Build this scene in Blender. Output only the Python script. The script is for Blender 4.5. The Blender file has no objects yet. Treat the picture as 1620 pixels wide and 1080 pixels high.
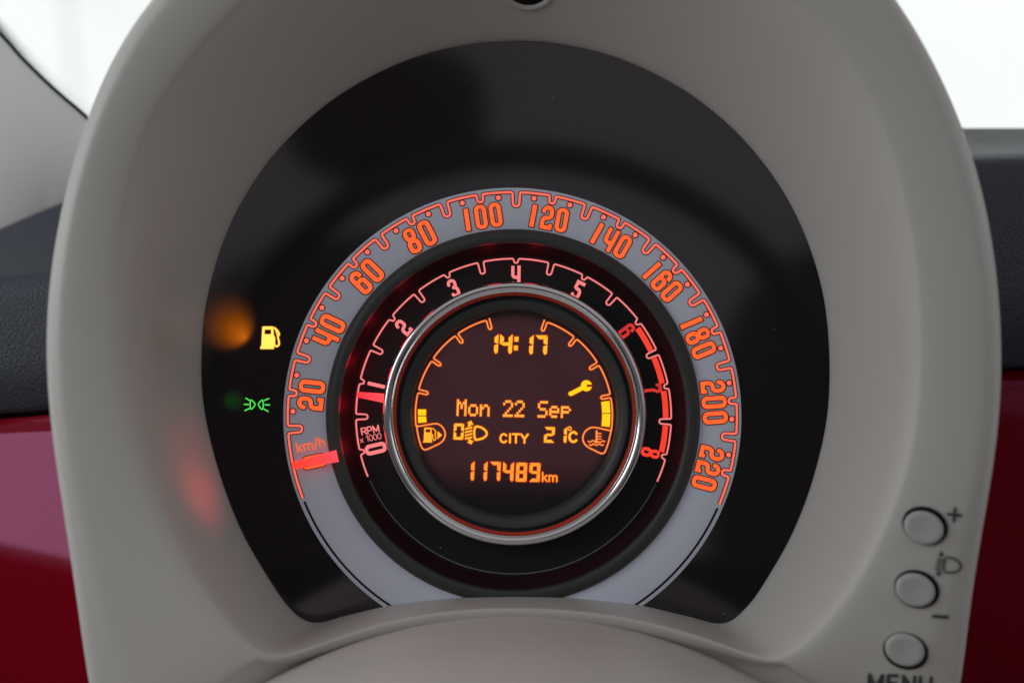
import bpy, math, random
import numpy as np
from mathutils import Vector, Matrix
from mathutils.geometry import tessellate_polygon
from mathutils.bvhtree import BVHTree

random.seed(7)
sc = bpy.context.scene
COL = sc.collection
S = 0.0002          # one photograph pixel on the dial = 0.2 mm
D = 2500.0          # camera distance from the dial, in those pixels (0.5 m)

def sr(r, g, b):
    f = lambda c: (c/12.92 if c <= .04045 else ((c+.055)/1.055)**2.4)
    return (f(r/255), f(g/255), f(b/255), 1)

# ------------------------------------------------------------------ camera
cam_d = bpy.data.cameras.new('camera')
cam = bpy.data.objects.new('camera', cam_d); COL.objects.link(cam)
cam.location = (0, -D*S, 0); cam.rotation_euler = (math.pi/2, 0, 0)
cam_d.sensor_width = 36; cam_d.lens = 36*D/1620
cam_d.clip_start = 0.01; cam_d.clip_end = 100
cam_d.dof.use_dof = True; cam_d.dof.focus_distance = (D+14)*S; cam_d.dof.aperture_fstop = 5.2
sc.camera = cam

# ------------------------------------------------------------------ world, lamps, exposure
w = bpy.data.worlds.new('World'); sc.world = w; w.use_nodes = True
bg = w.node_tree.nodes['Background']
bg.inputs[0].default_value = (0.98, 0.97, 0.97, 1); bg.inputs[1].default_value = 0.30
sc.view_settings.view_transform = 'Standard'; sc.view_settings.look = 'None'
sc.view_settings.exposure = 0; sc.view_settings.gamma = 1

def area(name, loc, target, sx, sy, power, col):
    l = bpy.data.lights.new(name, 'AREA'); l.shape = 'RECTANGLE'; l.size = sx; l.size_y = sy
    l.energy = power; l.color = col
    o = bpy.data.objects.new(name, l); COL.objects.link(o)
    o.location = loc; o.rotation_euler = (Vector(target)-Vector(loc)).to_track_quat('-Z', 'Y').to_euler()
    return o
area('driver_window_light', (-0.72, -0.32, 0.20), (0, 0, -0.02), 0.62, 0.40, 2.1, (0.93, 0.97, 1.0))
area('passenger_window_light', (1.25, -0.25, 0.30), (0, 0, 0), 0.7, 0.4, 1.1, (0.95, 0.97, 1.0))

def spot(name, loc, target, power, col, rad, cone):
    l = bpy.data.lights.new(name, 'SPOT'); l.energy = power; l.color = col; l.shadow_soft_size = rad
    l.spot_size = math.radians(cone); l.spot_blend = 1.0
    o = bpy.data.objects.new(name, l); COL.objects.link(o); o.location = loc
    o.rotation_euler = (Vector(target)-Vector(loc)).to_track_quat('-Z', 'Y').to_euler()
    return o
def point(name, loc, power, col, rad):
    l = bpy.data.lights.new(name, 'POINT'); l.energy = power; l.color = col; l.shadow_soft_size = rad
    o = bpy.data.objects.new(name, l); COL.objects.link(o); o.location = loc
    return o

# ------------------------------------------------------------------ helpers
def P(px, py, z=0.0):
    """photograph pixel at depth z (pixels toward the driver) -> world point"""
    f = (D-z)/D
    return Vector(((px-810)*f*S, -z*S, (540-py)*f*S))

def mesh_obj(name, verts, faces, mat, parent=None, smooth=True, slots=None):
    me = bpy.data.meshes.new(name)
    me.from_pydata([tuple(v) for v in verts], [], faces)
    mats = mat if isinstance(mat, (list, tuple)) else [mat]
    for m in mats: me.materials.append(m)
    if slots: me.polygons.foreach_set('material_index', slots)
    if smooth: me.polygons.foreach_set('use_smooth', [True]*len(me.polygons))
    me.update()
    o = bpy.data.objects.new(name, me); COL.objects.link(o)
    if parent is not None: o.parent = parent
    return o

def tag(o, label=None, cat=None, group=None, kind=None):
    if label: o['label'] = label
    if cat: o['category'] = cat
    if group: o['group'] = group
    if kind: o['kind'] = kind
    return o

def empty(name, loc=(0, 0, 0)):
    o = bpy.data.objects.new(name, None); o.empty_display_size = 0.02; COL.objects.link(o)
    o.location = loc
    return o

def adopt(o, parent):
    """parent without moving (parents here sit untransformed except for a translation)"""
    o.parent = parent
    o.matrix_parent_inverse = Matrix.Translation(parent.location).inverted() if parent.parent is None else Matrix.Identity(4)
    return o

class MB:
    def __init__(s): s.v = []; s.f = []; s.m = []
    def add(s, verts, faces, slot=0):
        b = len(s.v); s.v += list(verts); s.f += [tuple(i+b for i in f) for f in faces]; s.m += [slot]*len(faces)
    def build(s, name, mats, parent=None, smooth=False):
        return mesh_obj(name, s.v, s.f, mats, parent, smooth, s.m)

# materials -------------------------------------------------------
def newmat(name):
    m = bpy.data.materials.new(name); m.use_nodes = True
    return m, m.node_tree, m.node_tree.nodes['Principled BSDF']

def plastic(name, col, rough=0.5, spec=0.5, bump=0.0, scale=900, metal=0.0, coat=0.0, var=0.04, bdist=0.0002):
    m, nt, b = newmat(name)
    b.inputs['Roughness'].default_value = rough; b.inputs['Metallic'].default_value = metal
    b.inputs['Specular IOR Level'].default_value = spec
    b.inputs['Coat Weight'].default_value = coat; b.inputs['Coat Roughness'].default_value = 0.03
    tc = nt.nodes.new('ShaderNodeTexCoord')
    n = nt.nodes.new('ShaderNodeTexNoise'); n.inputs['Scale'].default_value = 14; n.inputs['Detail'].default_value = 5
    nt.links.new(tc.outputs['Object'], n.inputs['Vector'])
    mx = nt.nodes.new('ShaderNodeMix'); mx.data_type = 'RGBA'
    mx.inputs[6].default_value = tuple(c*(1-var) for c in col[:3])+(1,)
    mx.inputs[7].default_value = tuple(c*(1+var) for c in col[:3])+(1,)
    nt.links.new(n.outputs[0], mx.inputs[0]); nt.links.new(mx.outputs[2], b.inputs['Base Color'])
    if bump:
        n2 = nt.nodes.new('ShaderNodeTexNoise'); n2.inputs['Scale'].default_value = scale; n2.inputs['Detail'].default_value = 3
        nt.links.new(tc.outputs['Object'], n2.inputs['Vector'])
        bp = nt.nodes.new('ShaderNodeBump'); bp.inputs['Strength'].default_value = bump; bp.inputs['Distance'].default_value = bdist
        nt.links.new(n2.outputs[0], bp.inputs['Height']); nt.links.new(bp.outputs[0], b.inputs['Normal'])
    return m

def glow(name, col, strength=1.0, scale=180, var=0.06):
    """lit print: an emitting face, slightly uneven as a backlight is"""
    m, nt, b = newmat(name)
    b.inputs['Base Color'].default_value = tuple(c*0.3 for c in col[:3])+(1,)
    b.inputs['Roughness'].default_value = 0.4
    tc = nt.nodes.new('ShaderNodeTexCoord'); n = nt.nodes.new('ShaderNodeTexNoise')
    n.inputs['Scale'].default_value = scale; nt.links.new(tc.outputs['Object'], n.inputs['Vector'])
    mx = nt.nodes.new('ShaderNodeMix'); mx.data_type = 'RGBA'
    mx.inputs[6].default_value = tuple(c*(1-var) for c in col[:3])+(1,)
    mx.inputs[7].default_value = tuple(c*(1+var) for c in col[:3])+(1,)
    nt.links.new(n.outputs[0], mx.inputs[0]); nt.links.new(mx.outputs[2], b.inputs['Emission Color'])
    b.inputs['Emission Strength'].default_value = strength
    return m

M = {}
M['hood'] = plastic('hood_plastic', (0.58, 0.565, 0.535, 1), 0.42, 0.4, 0.35, 2200, bdist=0.0001)
M['cover'] = plastic('cover_plastic', (0.60, 0.57, 0.545, 1), 0.45, 0.4, 0.35, 2200, bdist=0.0001)
M['mask'] = plastic('mask_black', (0.0095, 0.0088, 0.009, 1), 0.075, 0.95, 0, var=0.15)
M['mask'].node_tree.nodes['Principled BSDF'].inputs['Specular Tint'].default_value = (1, .90, 1, 1)
M['charcoal'] = plastic('charcoal', (0.052, 0.054, 0.057, 1), 0.45, 0.4, 0.2, 3000, bdist=0.00004)
M['tach_face'] = plastic('tach_face_black', (0.018, 0.018, 0.019, 1), 0.7, 0.25)
M['dial_grey'] = plastic('dial_grey', (0.76, 0.80, 0.95, 1), 0.26, 0.6, var=0.03)
M['chrome'] = plastic('chrome', (0.88, 0.88, 0.90, 1), 0.15, 0.5, metal=1.0, var=0.02)
M['dark_ink'] = plastic('dark_ink', (0.018, 0.012, 0.012, 1), 0.6, 0.2)
M['mark_ink'] = plastic('mark_ink', (0.06, 0.06, 0.065, 1), 0.6, 0.2)
M['outline_ink'] = plastic('outline_ink', sr(92, 18, 14), 0.6, 0.2)
M['pad'] = plastic('dash_pad_leather', (0.055, 0.062, 0.084, 1), 0.42, 0.5, 0.7, 1300, bdist=0.0008)
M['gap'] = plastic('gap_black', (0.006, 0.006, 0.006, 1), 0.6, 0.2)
M['red_paint'] = plastic('red_paint', (0.21, 0.0013, 0.008, 1), 0.08, 0.5, coat=0.0, var=0.03)
M['red_paint'].node_tree.nodes['Principled BSDF'].inputs['Specular Tint'].default_value = (1, .42, .82, 1)
M['pillar'] = plastic('pillar_trim', (0.82, 0.82, 0.80, 1), 0.6, 0.3, 0.3, 1500, bdist=0.0001)
M['seal'] = plastic('rubber_seal', (0.02, 0.02, 0.022, 1), 0.6, 0.3)
M['frit'] = plastic('frit_enamel', (0.03, 0.04, 0.14, 1), 0.5, 0.3)
M['button'] = plastic('button_plastic', (0.50, 0.49, 0.48, 1), 0.38, 0.5)
M['lcd_date'] = glow('lcd_date_lit', sr(255, 170, 62))
M['speed_num'] = glow('speed_numeral_lit', sr(255, 99, 46))
M['speed_line'] = glow('speed_scale_lit', sr(250, 108, 88))
M['tach_pink'] = glow('tach_scale_lit', sr(245, 128, 128))
M['tach_red'] = glow('tach_redline_lit', sr(245, 62, 44))
M['tach_dim'] = glow('tach_numeral_dim', sr(205, 48, 44), var=0.25, scale=300)
M['lcd_orange'] = glow('lcd_line_lit', sr(255, 152, 72))
M['lcd_amber'] = glow('lcd_segment_lit', sr(255, 184, 46))
M['lcd_yellow'] = glow('lcd_bar_lit', sr(255, 208, 20))
M['lcd_odo'] = glow('lcd_odometer_lit', sr(255, 150, 48))
M['lcd_halo'] = glow('lcd_painted_halo', sr(150, 34, 6), var=0.15)  # wider dim emitting copies under the lit marks paint a halo
M['tach_halo'] = glow('tach_painted_halo', sr(58, 22, 24), var=0.1)
M['pump_lit'] = glow('pump_lamp_lit', sr(255, 228, 92), 1.15)
M['pump_halo'] = glow('pump_painted_halo', sr(205, 110, 8), var=0.2)  # painted halo round the warning symbol, a wider emitting shape below it
M['park_lit'] = glow('parking_lamp_lit', sr(88, 248, 92))
M['park_halo'] = glow('parking_painted_halo', sr(8, 92, 14), var=0.2)

# SDF glyphs ------------------------------------------------------
class Shape:
    """signed distance shape in local pixels (x right, y up)"""
    def __init__(s, f, box): s.f = f; s.box = box
    def __or__(s, o):
        return Shape(lambda x, y: np.minimum(s.f(x, y), o.f(x, y)),
                     (min(s.box[0], o.box[0]), min(s.box[1], o.box[1]), max(s.box[2], o.box[2]), max(s.box[3], o.box[3])))
    def __sub__(s, o): return Shape(lambda x, y: np.maximum(s.f(x, y), -o.f(x, y)), s.box)
    def mv(s, dx, dy):
        return Shape(lambda x, y: s.f(x-dx, y-dy), (s.box[0]+dx, s.box[1]+dy, s.box[2]+dx, s.box[3]+dy))
def seg(a, b, w):
    (ax, ay), (bx, by) = a, b; h = w/2
    def f(x, y):
        dx, dy = bx-ax, by-ay; L = dx*dx+dy*dy+1e-9
        t = np.clip(((x-ax)*dx+(y-ay)*dy)/L, 0, 1)
        return np.hypot(x-ax-t*dx, y-ay-t*dy)-h
    return Shape(f, (min(ax, bx)-h, min(ay, by)-h, max(ax, bx)+h, max(ay, by)+h))
def path(pts, w):
    s = seg(pts[0], pts[1], w)
    for a, b in zip(pts[1:], pts[2:]): s = s | seg(a, b, w)
    return s
def rrect(x0, y0, x1, y1, r=0.0):
    cx, cy, hx, hy = (x0+x1)/2, (y0+y1)/2, (x1-x0)/2-r, (y1-y0)/2-r
    def f(x, y):
        qx, qy = np.abs(x-cx)-hx, np.abs(y-cy)-hy
        return np.hypot(np.maximum(qx, 0), np.maximum(qy, 0))+np.minimum(np.maximum(qx, qy), 0)-r
    return Shape(f, (x0, y0, x1, y1))
def circ(cx, cy, r): return Shape(lambda x, y: np.hypot(x-cx, y-cy)-r, (cx-r, cy-r, cx+r, cy+r))
def poly(pts, r=0.0):
    def f(x, y):
        d = np.full(np.shape(x), 1e9); s = np.ones(np.shape(x)); n = len(pts)
        for i in range(n):
            ax, ay = pts[i]; bx, by = pts[i-1]
            ex, ey = bx-ax, by-ay; wx, wy = x-ax, y-ay
            t = np.clip((wx*ex+wy*ey)/(ex*ex+ey*ey+1e-12), 0, 1)
            d = np.minimum(d, np.hypot(wx-ex*t, wy-ey*t))
            c1 = y >= ay; c2 = y < by; c3 = ex*wy > ey*wx
            s = np.where((c1 & c2 & c3) | (~c1 & ~c2 & ~c3), -s, s)
        return s*d-r
    xs = [p[0] for p in pts]; ys = [p[1] for p in pts]
    return Shape(f, (min(xs)-r, min(ys)-r, max(xs)+r, max(ys)+r))
def smooth_pts(pts, n=6, closed=False):
    out = []; N = len(pts); rng = range(N if closed else N-1)
    for i in rng:
        g = (lambda k: pts[k % N]) if closed else (lambda k: pts[max(0, min(N-1, k))])
        p0, p1, p2, p3 = [np.array(g(i+k), float) for k in (-1, 0, 1, 2)]
        for j in range(n):
            t = j/n
            out.append(tuple(.5*((2*p1)+(-p0+p2)*t+(2*p0-5*p1+4*p2-p3)*t*t+(-p0+3*p1-3*p2+p3)*t**3)))
    if not closed: out.append(tuple(pts[-1]))
    return out

def contours(shape, off=0.0, h=0.45):
    """marching squares on the distance field -> closed loops"""
    x0, y0, x1, y1 = shape.box; m = off+2.2*h
    nx = int((x1-x0+2*m)/h)+2; ny = int((y1-y0+2*m)/h)+2
    xs = x0-m+np.arange(nx)*h+0.013; ys = y0-m+np.arange(ny)*h+0.017
    X, Y = np.meshgrid(xs, ys)
    F = shape.f(X, Y)-off; F = np.where(np.abs(F) < 1e-6, 1e-6, F)
    I = F < 0
    c = I[:-1, :-1].astype(int)+2*I[:-1, 1:]+4*I[1:, 1:]+8*I[1:, :-1]
    TB = {1: [(3, 0)], 2: [(0, 1)], 3: [(3, 1)], 4: [(1, 2)], 6: [(0, 2)], 7: [(3, 2)], 8: [(2, 3)], 9: [(2, 0)],
          11: [(2, 1)], 12: [(1, 3)], 13: [(1, 0)], 14: [(0, 3)], 5: [(3, 0), (1, 2)], 10: [(0, 1), (2, 3)]}
    def key(j, i, e): return {0: ('h', j, i), 2: ('h', j+1, i), 3: ('v', j, i), 1: ('v', j, i+1)}[e]
    def pos(k):
        t, j, i = k
        if t == 'h':
            a, b = F[j, i], F[j, i+1]; u = a/(a-b); return (xs[i]+u*h, ys[j])
        a, b = F[j, i], F[j+1, i]; u = a/(a-b); return (xs[i], ys[j]+u*h)
    nxt = {}
    for j, i in zip(*np.where((c > 0) & (c < 15))):
        for a, b in TB[int(c[j, i])]: nxt[key(j, i, a)] = key(j, i, b)
    loops = []
    while nxt:
        k0 = next(iter(nxt)); k = k0; lp = []
        while k in nxt:
            lp.append(pos(k)); k = nxt.pop(k)
        if len(lp) > 5:
            out = [lp[0]]            # drop nearly collinear points
            for q in range(1, len(lp)-1):
                a, b, d = out[-1], lp[q], lp[q+1]
                cr = abs((b[0]-a[0])*(d[1]-a[1])-(b[1]-a[1])*(d[0]-a[0]))
                if cr > 0.012 or math.hypot(b[0]-a[0], b[1]-a[1]) > 6: out.append(b)
            out.append(lp[-1]); loops.append(out)
    return loops

def inside(pt, lp):
    x, y = pt; r = False
    for i in range(len(lp)):
        (x1, y1), (x2, y2) = lp[i], lp[i-1]
        if (y1 > y) != (y2 > y) and x < (x2-x1)*(y-y1)/(y2-y1)+x1: r = not r
    return r
def sarea(lp): return sum(lp[i-1][0]*lp[i][1]-lp[i][0]*lp[i-1][1] for i in range(len(lp)))/2

def fill(mb, shape, tf, off=0.0, slot=0, h=0.45):
    loops = contours(shape, off, h)
    outer = []; holes = []
    for i, lp in enumerate(loops):
        dep = sum(inside(lp[0], o) for j, o in enumerate(loops) if j != i)
        (holes if dep % 2 else outer).append(lp)
    for o in outer:
        grp = [o]+[hl for hl in holes if inside(hl[0], o)]
        flat = [p for g in grp for p in g]
        tris = tessellate_polygon([[Vector((p[0], p[1], 0)) for p in g] for g in grp])
        fs = []
        for t in tris:
            a, b, c = [flat[k] for k in t]
            s = (b[0]-a[0])*(c[1]-a[1])-(b[1]-a[1])*(c[0]-a[0])
            fs.append(tuple(t) if s > 0 else tuple(reversed(t)))
        mb.add([tf(*p) for p in flat], fs, slot)

def place(px, py, z, ang=0.0, sc_=1.0, ox=0.0, oy=0.0, shear=0.0):
    """local glyph coords -> world; (ox,oy) is the local anchor put at pixel (px,py)"""
    ca, sa = math.cos(math.radians(ang)), math.sin(math.radians(ang))
    def tf(x, y):
        x = (x-ox+shear*(y-oy))*sc_; y = (y-oy)*sc_
        return P(px+x*ca-y*sa, py-(x*sa+y*ca), z)
    return tf
def imgz(z):            # shapes given straight in photograph pixels, y already flipped (y up = -py)
    return lambda x, y: P(x, -y, z)

def ribbon(mb, pts, w, z, slot=0, tf=None):
    """flat ribbon along image-space points"""
    n = len(pts); L = []; R = []
    for i in range(n):
        a = np.array(pts[max(0, i-1)]); b = np.array(pts[i]); c = np.array(pts[min(n-1, i+1)])
        d1 = (b-a); d2 = (c-b)
        if i == 0: d1 = d2
        if i == n-1: d2 = d1
        d1 = d1/(np.hypot(*d1)+1e-9); d2 = d2/(np.hypot(*d2)+1e-9)
        t = d1+d2; t = t/(np.hypot(*t)+1e-9); nr = np.array((-t[1], t[0]))
        k = 1/max(0.5, float(np.dot(nr, (-d1[1], d1[0]))))
        L.append(b+nr*w/2*k); R.append(b-nr*w/2*k)
    vs = [P(p[0], p[1], z) for p in L]+[P(p[0], p[1], z) for p in R]
    mb.add(vs, [(i, i+1, n+i+1, n+i) for i in range(n-1)], slot)

def fillet(pts, rad):
    """round the corners of a polyline (rad: radius per point, 0 = leave)"""
    out = [pts[0]]
    for i in range(1, len(pts)-1):
        r = rad[i]
        a, b, c = [np.array(p, float) for p in (pts[i-1], pts[i], pts[i+1])]
        if r <= 0: out.append(tuple(b)); continue
        u = a-b; v = c-b; lu, lv = np.hypot(*u), np.hypot(*v); u /= lu; v /= lv
        ang = math.acos(max(-1, min(1, float(np.dot(u, v))))); 
        if ang > 3.0: out.append(tuple(b)); continue
        tl = min(r/math.tan(ang/2), lu*0.98 if rad[i-1] == 0 else lu*0.5, lv*0.98 if rad[i+1] == 0 else lv*0.5); rr = tl*math.tan(ang/2)
        bis = (u+v)/np.hypot(*(u+v)); cen = b+bis*(rr/math.sin(ang/2))
        p, q = b+u*tl, b+v*tl
        a0 = math.atan2(*(p-cen)[::-1]); a1 = math.atan2(*(q-cen)[::-1])
        da = (a1-a0+math.pi) % (2*math.pi)-math.pi
        for k in range(7): out.append((cen[0]+rr*math.cos(a0+da*k/6), cen[1]+rr*math.sin(a0+da*k/6)))
    out.append(pts[-1]); return out

def scale_path(cx, cy, r, a0, a1, ticks):
    """centre line of a toothed scale; ticks: (angle, half width at mouth, half width at tip, depth, mouth radius, tip radius)"""
    pts = []; rad = []
    def pol(a, rr): a = math.radians(a); return (cx+rr*math.cos(a), cy-rr*math.sin(a))
    cur = a0
    def arc(u, v):
        n = max(1, int(abs(u-v)/1.5))
        for k in range(n+1): pts.append(pol(u+(v-u)*k/n, r)); rad.append(0)
    for (a, hm, ht, dep, fm, ft) in ticks:
        dm = math.degrees(hm/r); arc(cur, a+dm+math.degrees((fm+1)/r))
        er = np.array((math.cos(math.radians(a)), -math.sin(math.radians(a)))); et = np.array((er[1], -er[0]))  # et: toward decreasing angle
        et = np.array((math.sin(math.radians(a)), math.cos(math.radians(a))))
        c = np.array((cx, cy))
        for (t, d, f) in ((-hm, 0, fm), (-ht, dep, ft), (ht, dep, ft), (hm, 0, fm)):
            p = c+er*(r-d)+et*t
            if d == 0: p = np.array(pol(a-math.degrees(t/r), r))
            pts.append(tuple(p)); rad.append(f)
        cur = a-dm-math.degrees((fm+1)/r)
    arc(cur, a1); rad[0] = rad[-1] = 0
    return fillet(pts, rad)

def lathe(cx, cy, prof, mat, name, parent, n=160, zc=0.0, closed=False, a0=0, a1=360):
    """revolve (radius px at the dial, depth) about the axis through pixel (cx,cy)"""
    c = P(cx, cy, zc); vs = []; fs = []
    full = (a1-a0 == 360); N = n if full else n+1
    for i in range(N):
        a = math.radians(a0+(a1-a0)*i/n)
        for r, z in prof: vs.append((c.x+r*S*math.cos(a), -z*S, c.z+r*S*math.sin(a)))
    m = len(prof)
    for i in range(n):
        j = (i+1) % N
        for k in range(m if closed else m-1):
            k2 = (k+1) % m
            fs.append((i*m+k, i*m+k2, j*m+k2, j*m+k))
    return mesh_obj(name, vs, fs, mat, parent)

# ================================================================== SETTING: bright sky beyond the windscreen
m, nt, b = newmat('sky_light'); nt.nodes.remove(b)
em = nt.nodes.new('ShaderNodeEmission'); out = nt.nodes['Material Output']
tc = nt.nodes.new('ShaderNodeTexCoord'); nz = nt.nodes.new('ShaderNodeTexNoise'); nz.inputs['Scale'].default_value = 0.9
rp = nt.nodes.new('ShaderNodeValToRGB'); rp.color_ramp.elements[0].color = (0.91, 0.93, 0.935, 1); rp.color_ramp.elements[1].color = (1.1, 1.1, 1.08, 1)
nt.links.new(tc.outputs['Object'], nz.inputs['Vector']); nt.links.new(nz.outputs[0], rp.inputs[0]); 
sxyz = nt.nodes.new('ShaderNodeSeparateXYZ'); nt.links.new(tc.outputs['Object'], sxyz.inputs[0])
def mth(op, a, b_=None, c=None):
    q = nt.nodes.new('ShaderNodeMath'); q.operation = op
    for i_, v in enumerate((a, b_, c)):
        if v is None: continue
        if isinstance(v, (int, float)): q.inputs[i_].default_value = v
        else: nt.links.new(v, q.inputs[i_])
    return q.outputs[0]
yy = mth('ADD', sxyz.outputs[1], .5); rx = mth('DIVIDE', sxyz.outputs[0], yy); rz = mth('DIVIDE', sxyz.outputs[2], yy)
dd_ = mth('ABSOLUTE', mth('ADD', mth('SUBTRACT', rx, -.2820), mth('MULTIPLY', mth('SUBTRACT', rz, .216), .096)))
mr = nt.nodes.new('ShaderNodeMapRange'); mr.interpolation_type = 'SMOOTHSTEP'; mr.inputs[1].default_value = .0008; mr.inputs[2].default_value = .0048; mr.inputs[3].default_value = .80; mr.inputs[4].default_value = 1
nt.links.new(dd_, mr.inputs[0]); sc_v = nt.nodes.new('ShaderNodeVectorMath'); sc_v.operation = 'SCALE'
nt.links.new(rp.outputs[0], sc_v.inputs[0]); nt.links.new(mr.outputs[0], sc_v.inputs[3]); nt.links.new(sc_v.outputs[0], em.inputs[0])
em.inputs[1].default_value = 1.08; nt.links.new(em.outputs[0], out.inputs[0])
M['sky'] = m
vs = []; fs = []; NA, NB = 24, 8
for i in range(NA+1):
    a = math.radians(20+140*i/NA)
    for j in range(NB+1):
        e = math.radians(-12+62*j/NB)
        vs.append((6*math.cos(a)*math.cos(e), 6*math.sin(a)*math.cos(e)-1, 6*math.sin(e)))
for i in range(NA):
    for j in range(NB): q = i*(NB+1)+j; fs.append((q, q+1, q+NB+2, q+NB+1))
sky = mesh_obj('sky', vs, fs, M['sky']); tag(sky, 'overexposed white sky beyond the windscreen', 'sky', kind='structure')

# ================================================================== instrument cluster
CL = empty('instrument_cluster')
tag(CL, 'round instrument cluster with beige-grey hood and lit orange speedometer', 'instrument cluster')

# --- hood: matched stations (opening, crease, silhouette) as photograph pixels, crease depth
def oc(deg): return (815.5+497.5*math.cos(math.radians(deg)), 559.5-497.5*math.sin(math.radians(deg)))
ST = [
 (oc(89), (812, -170), (822, -350), 212),
 (oc(79.5), (920, -158), (1010, -318), 212),
 (oc(69.5), (1035, -124), (1190, -232), 212),
 (oc(58), (1160, -62), (1345, -108), 212),
 (oc(47), (1250, 6), (1431, 0), 212),
 (oc(36.5), (1345, 112), (1514, 159), 212),
 (oc(26), (1402, 248), (1556, 285), 212),
 (oc(14.5), (1436, 392), (1578, 410), 212),
 ((1312.5, 530), (1446, 540), (1588, 540), 212),
 ((1312, 645), (1440, 660), (1586, 655), 212),
 ((1291, 748), (1418, 760), (1568, 765), 212),
 ((1258, 838), (1378, 862), (1547, 875), 210),
 ((1219, 909), (1330, 948), (1530, 972), 206),
 ((1184, 959), (1268, 1024), (1515, 1130), 195),
 ((1145, 986), (1214, 1046), (1500, 1330), 175),
 ((1085, 974), (1135, 1014), (1250, 1330), 150),
 ((1010, 957), (1015, 980), (1050, 1330), 136),
 ((910, 946), (915, 966), (920, 1330), 132),
 ((815, 943), (812, 961), (812, 1330), 130),
 ((715, 946), (708, 966), (704, 1330), 132),
 ((620, 957), (605, 984), (560, 1330), 138),
 ((550, 973), (500, 1020), (370, 1330), 152),
 ((496, 985), (428, 1044), (170, 1330), 175),
 ((458, 963), (372, 1002), (150, 1150), 195),
 ((418, 906), (305, 912), (124, 956), 206),
 ((377, 832), (258, 820), (107, 849), 210),
 ((343, 740), (222, 722), (88, 735), 212),
 ((321, 645), (203, 644), (75, 640), 212),
 ((317, 560), (192, 545), (70, 541), 212),
 (oc(169.5), (191, 430), (75, 445), 212),
 (oc(157.5), (203, 315), (97, 310), 212),
 (oc(146.5), (233, 214), (130, 197), 212),
 (oc(136), (288, 118), (181, 75), 212),
 (oc(124.5), (372, 22), (231, 0), 212),
 (oc(112), (495, -78), (345, -130), 212),
 (oc(100.5), (640, -145), (600, -305), 212),
]
NS = len(ST); SUB = 8
def catm(seq, closed=True, n=SUB):
    out = []; N = len(seq)
    for i in range(N if closed else N-1):
        g = (lambda k: seq[k % N]) if closed else (lambda k: seq[max(0, min(N-1, k))])
        p0, p1, p2, p3 = [np.array(g(i+k), float) for k in (-1, 0, 1, 2)]
        for j in range(n):
            t = j/n
            out.append(.5*((2*p1)+(-p0+p2)*t+(2*p0-5*p1+4*p2-p3)*t*t+(-p0+3*p1-3*p2+p3)*t**3))
    if not closed: out.append(np.array(seq[-1], float))
    return out
C0 = catm([s[0] for s in ST]); C1 = catm([s[1] for s in ST]); C3 = catm([s[2] for s in ST]); ZC = [float(z[0]) for z in catm([(s[3],) for s in ST])]
NR = len(C0)
def soften(c, sig):
    k = np.exp(-.5*(np.arange(-3*sig, 3*sig+1)/sig)**2); k /= k.sum(); a = np.array([tuple(p) for p in c])
    return [sum(k[q]*a[(i+q-3*sig) % len(a)] for q in range(len(k))) for i in range(len(a))]
C1 = soften(C1, 4); C3 = soften(C3, 7)
rows = []
for i in range(NR):
    a, c, o, zc = C0[i], C1[i], C3[i], ZC[i]
    bot = max(0.0, min(1.0, (212-zc)/60))            # 1 along the bottom ridge
    zo = zc+26*(1-bot)
    prof = [(a, -6), (a, 6)]
    prof += [(a+(c-a)*t, 6+(zc-6)*z) for t, z in ((.22, .24), (.5, .54), (.78, .83), (.92, .95))]
    prof += [(c+(o-c)*0.03*(1-.9*bot), zc+3)]
    k = 1-0.93*bot
    prof += [(c+(o-c)*(0.14 if bot < .5 else 0.045), zc+(12-14*bot)), (c+(o-c)*(.45 if bot < .5 else .12), zc+22-50*bot), (c+(o-c)*(.78-.4*bot), zo+1-30*bot), (c+(o-c)*(.90-.3*bot), zo-3-30*bot), (c+(o-c)*.965, zo-11-30*bot), (o, zo-30-40*bot)]
    row = [P(p[0], p[1], z) for p, z in prof]
    last = row[-1]
    cen = P(812, 600, 0)
    for dz, sh in ((40, 1.0), (240, .985), (420, .97)):
        q = Vector((last.x*sh, last.y+dz*S, last.z*sh)); row.append(q)
    # smooth across the profile
    fine = catm([tuple(p) for p in row], closed=False, n=4)
    rows.append([Vector(p) for p in fine])
mR = len(rows[0]); vs = [p for r in rows for p in r]; fs = []
for i in range(NR):
    j = (i+1) % NR
    for k in range(mR-1): fs.append((i*mR+k, j*mR+k, j*mR+k+1, i*mR+k+1))
hood = mesh_obj('hood', vs, fs, M['hood'], CL)
hood['label'] = 'smooth beige-grey plastic hood around the dials'
bvh = BVHTree.FromPolygons([tuple(v) for v in vs], fs)
def on_hood(px, py, lift=1.0):
    o = Vector((0, -D*S, 0)); d = (P(px, py, 0)-o).normalized()
    hit, nr, _, _ = bvh.ray_cast(o, d)
    if hit is None: return P(px, py, 230), Vector((0, -1, 0))
    if nr.dot(d) > 0: nr = -nr
    return hit+nr*lift*S, nr

# --- black mask plate from the opening to the tachometer well
SCX, SCY = 810.5, 659.5
vs = []; fs = []
for i in range(NR):
    a = C0[i]+(C0[i]-np.array((815, 560)))*0.012
    an = math.atan2(-(a[1]-SCY), a[0]-SCX)
    for t in (0, .35, .7, 1):
        e = np.array((SCX+283*math.cos(an), SCY-283*math.sin(an))); p = a+(e-a)*t
        vs.append(P(p[0], p[1], -1))
for i in range(NR):
    j = (i+1) % NR
    for k in range(3): fs.append((i*4+k, j*4+k, j*4+k+1, i*4+k+1))
mask = mesh_obj('mask_panel', vs, fs, M['mask'], CL)
mask['label'] = 'glossy black panel behind the dials'

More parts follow.
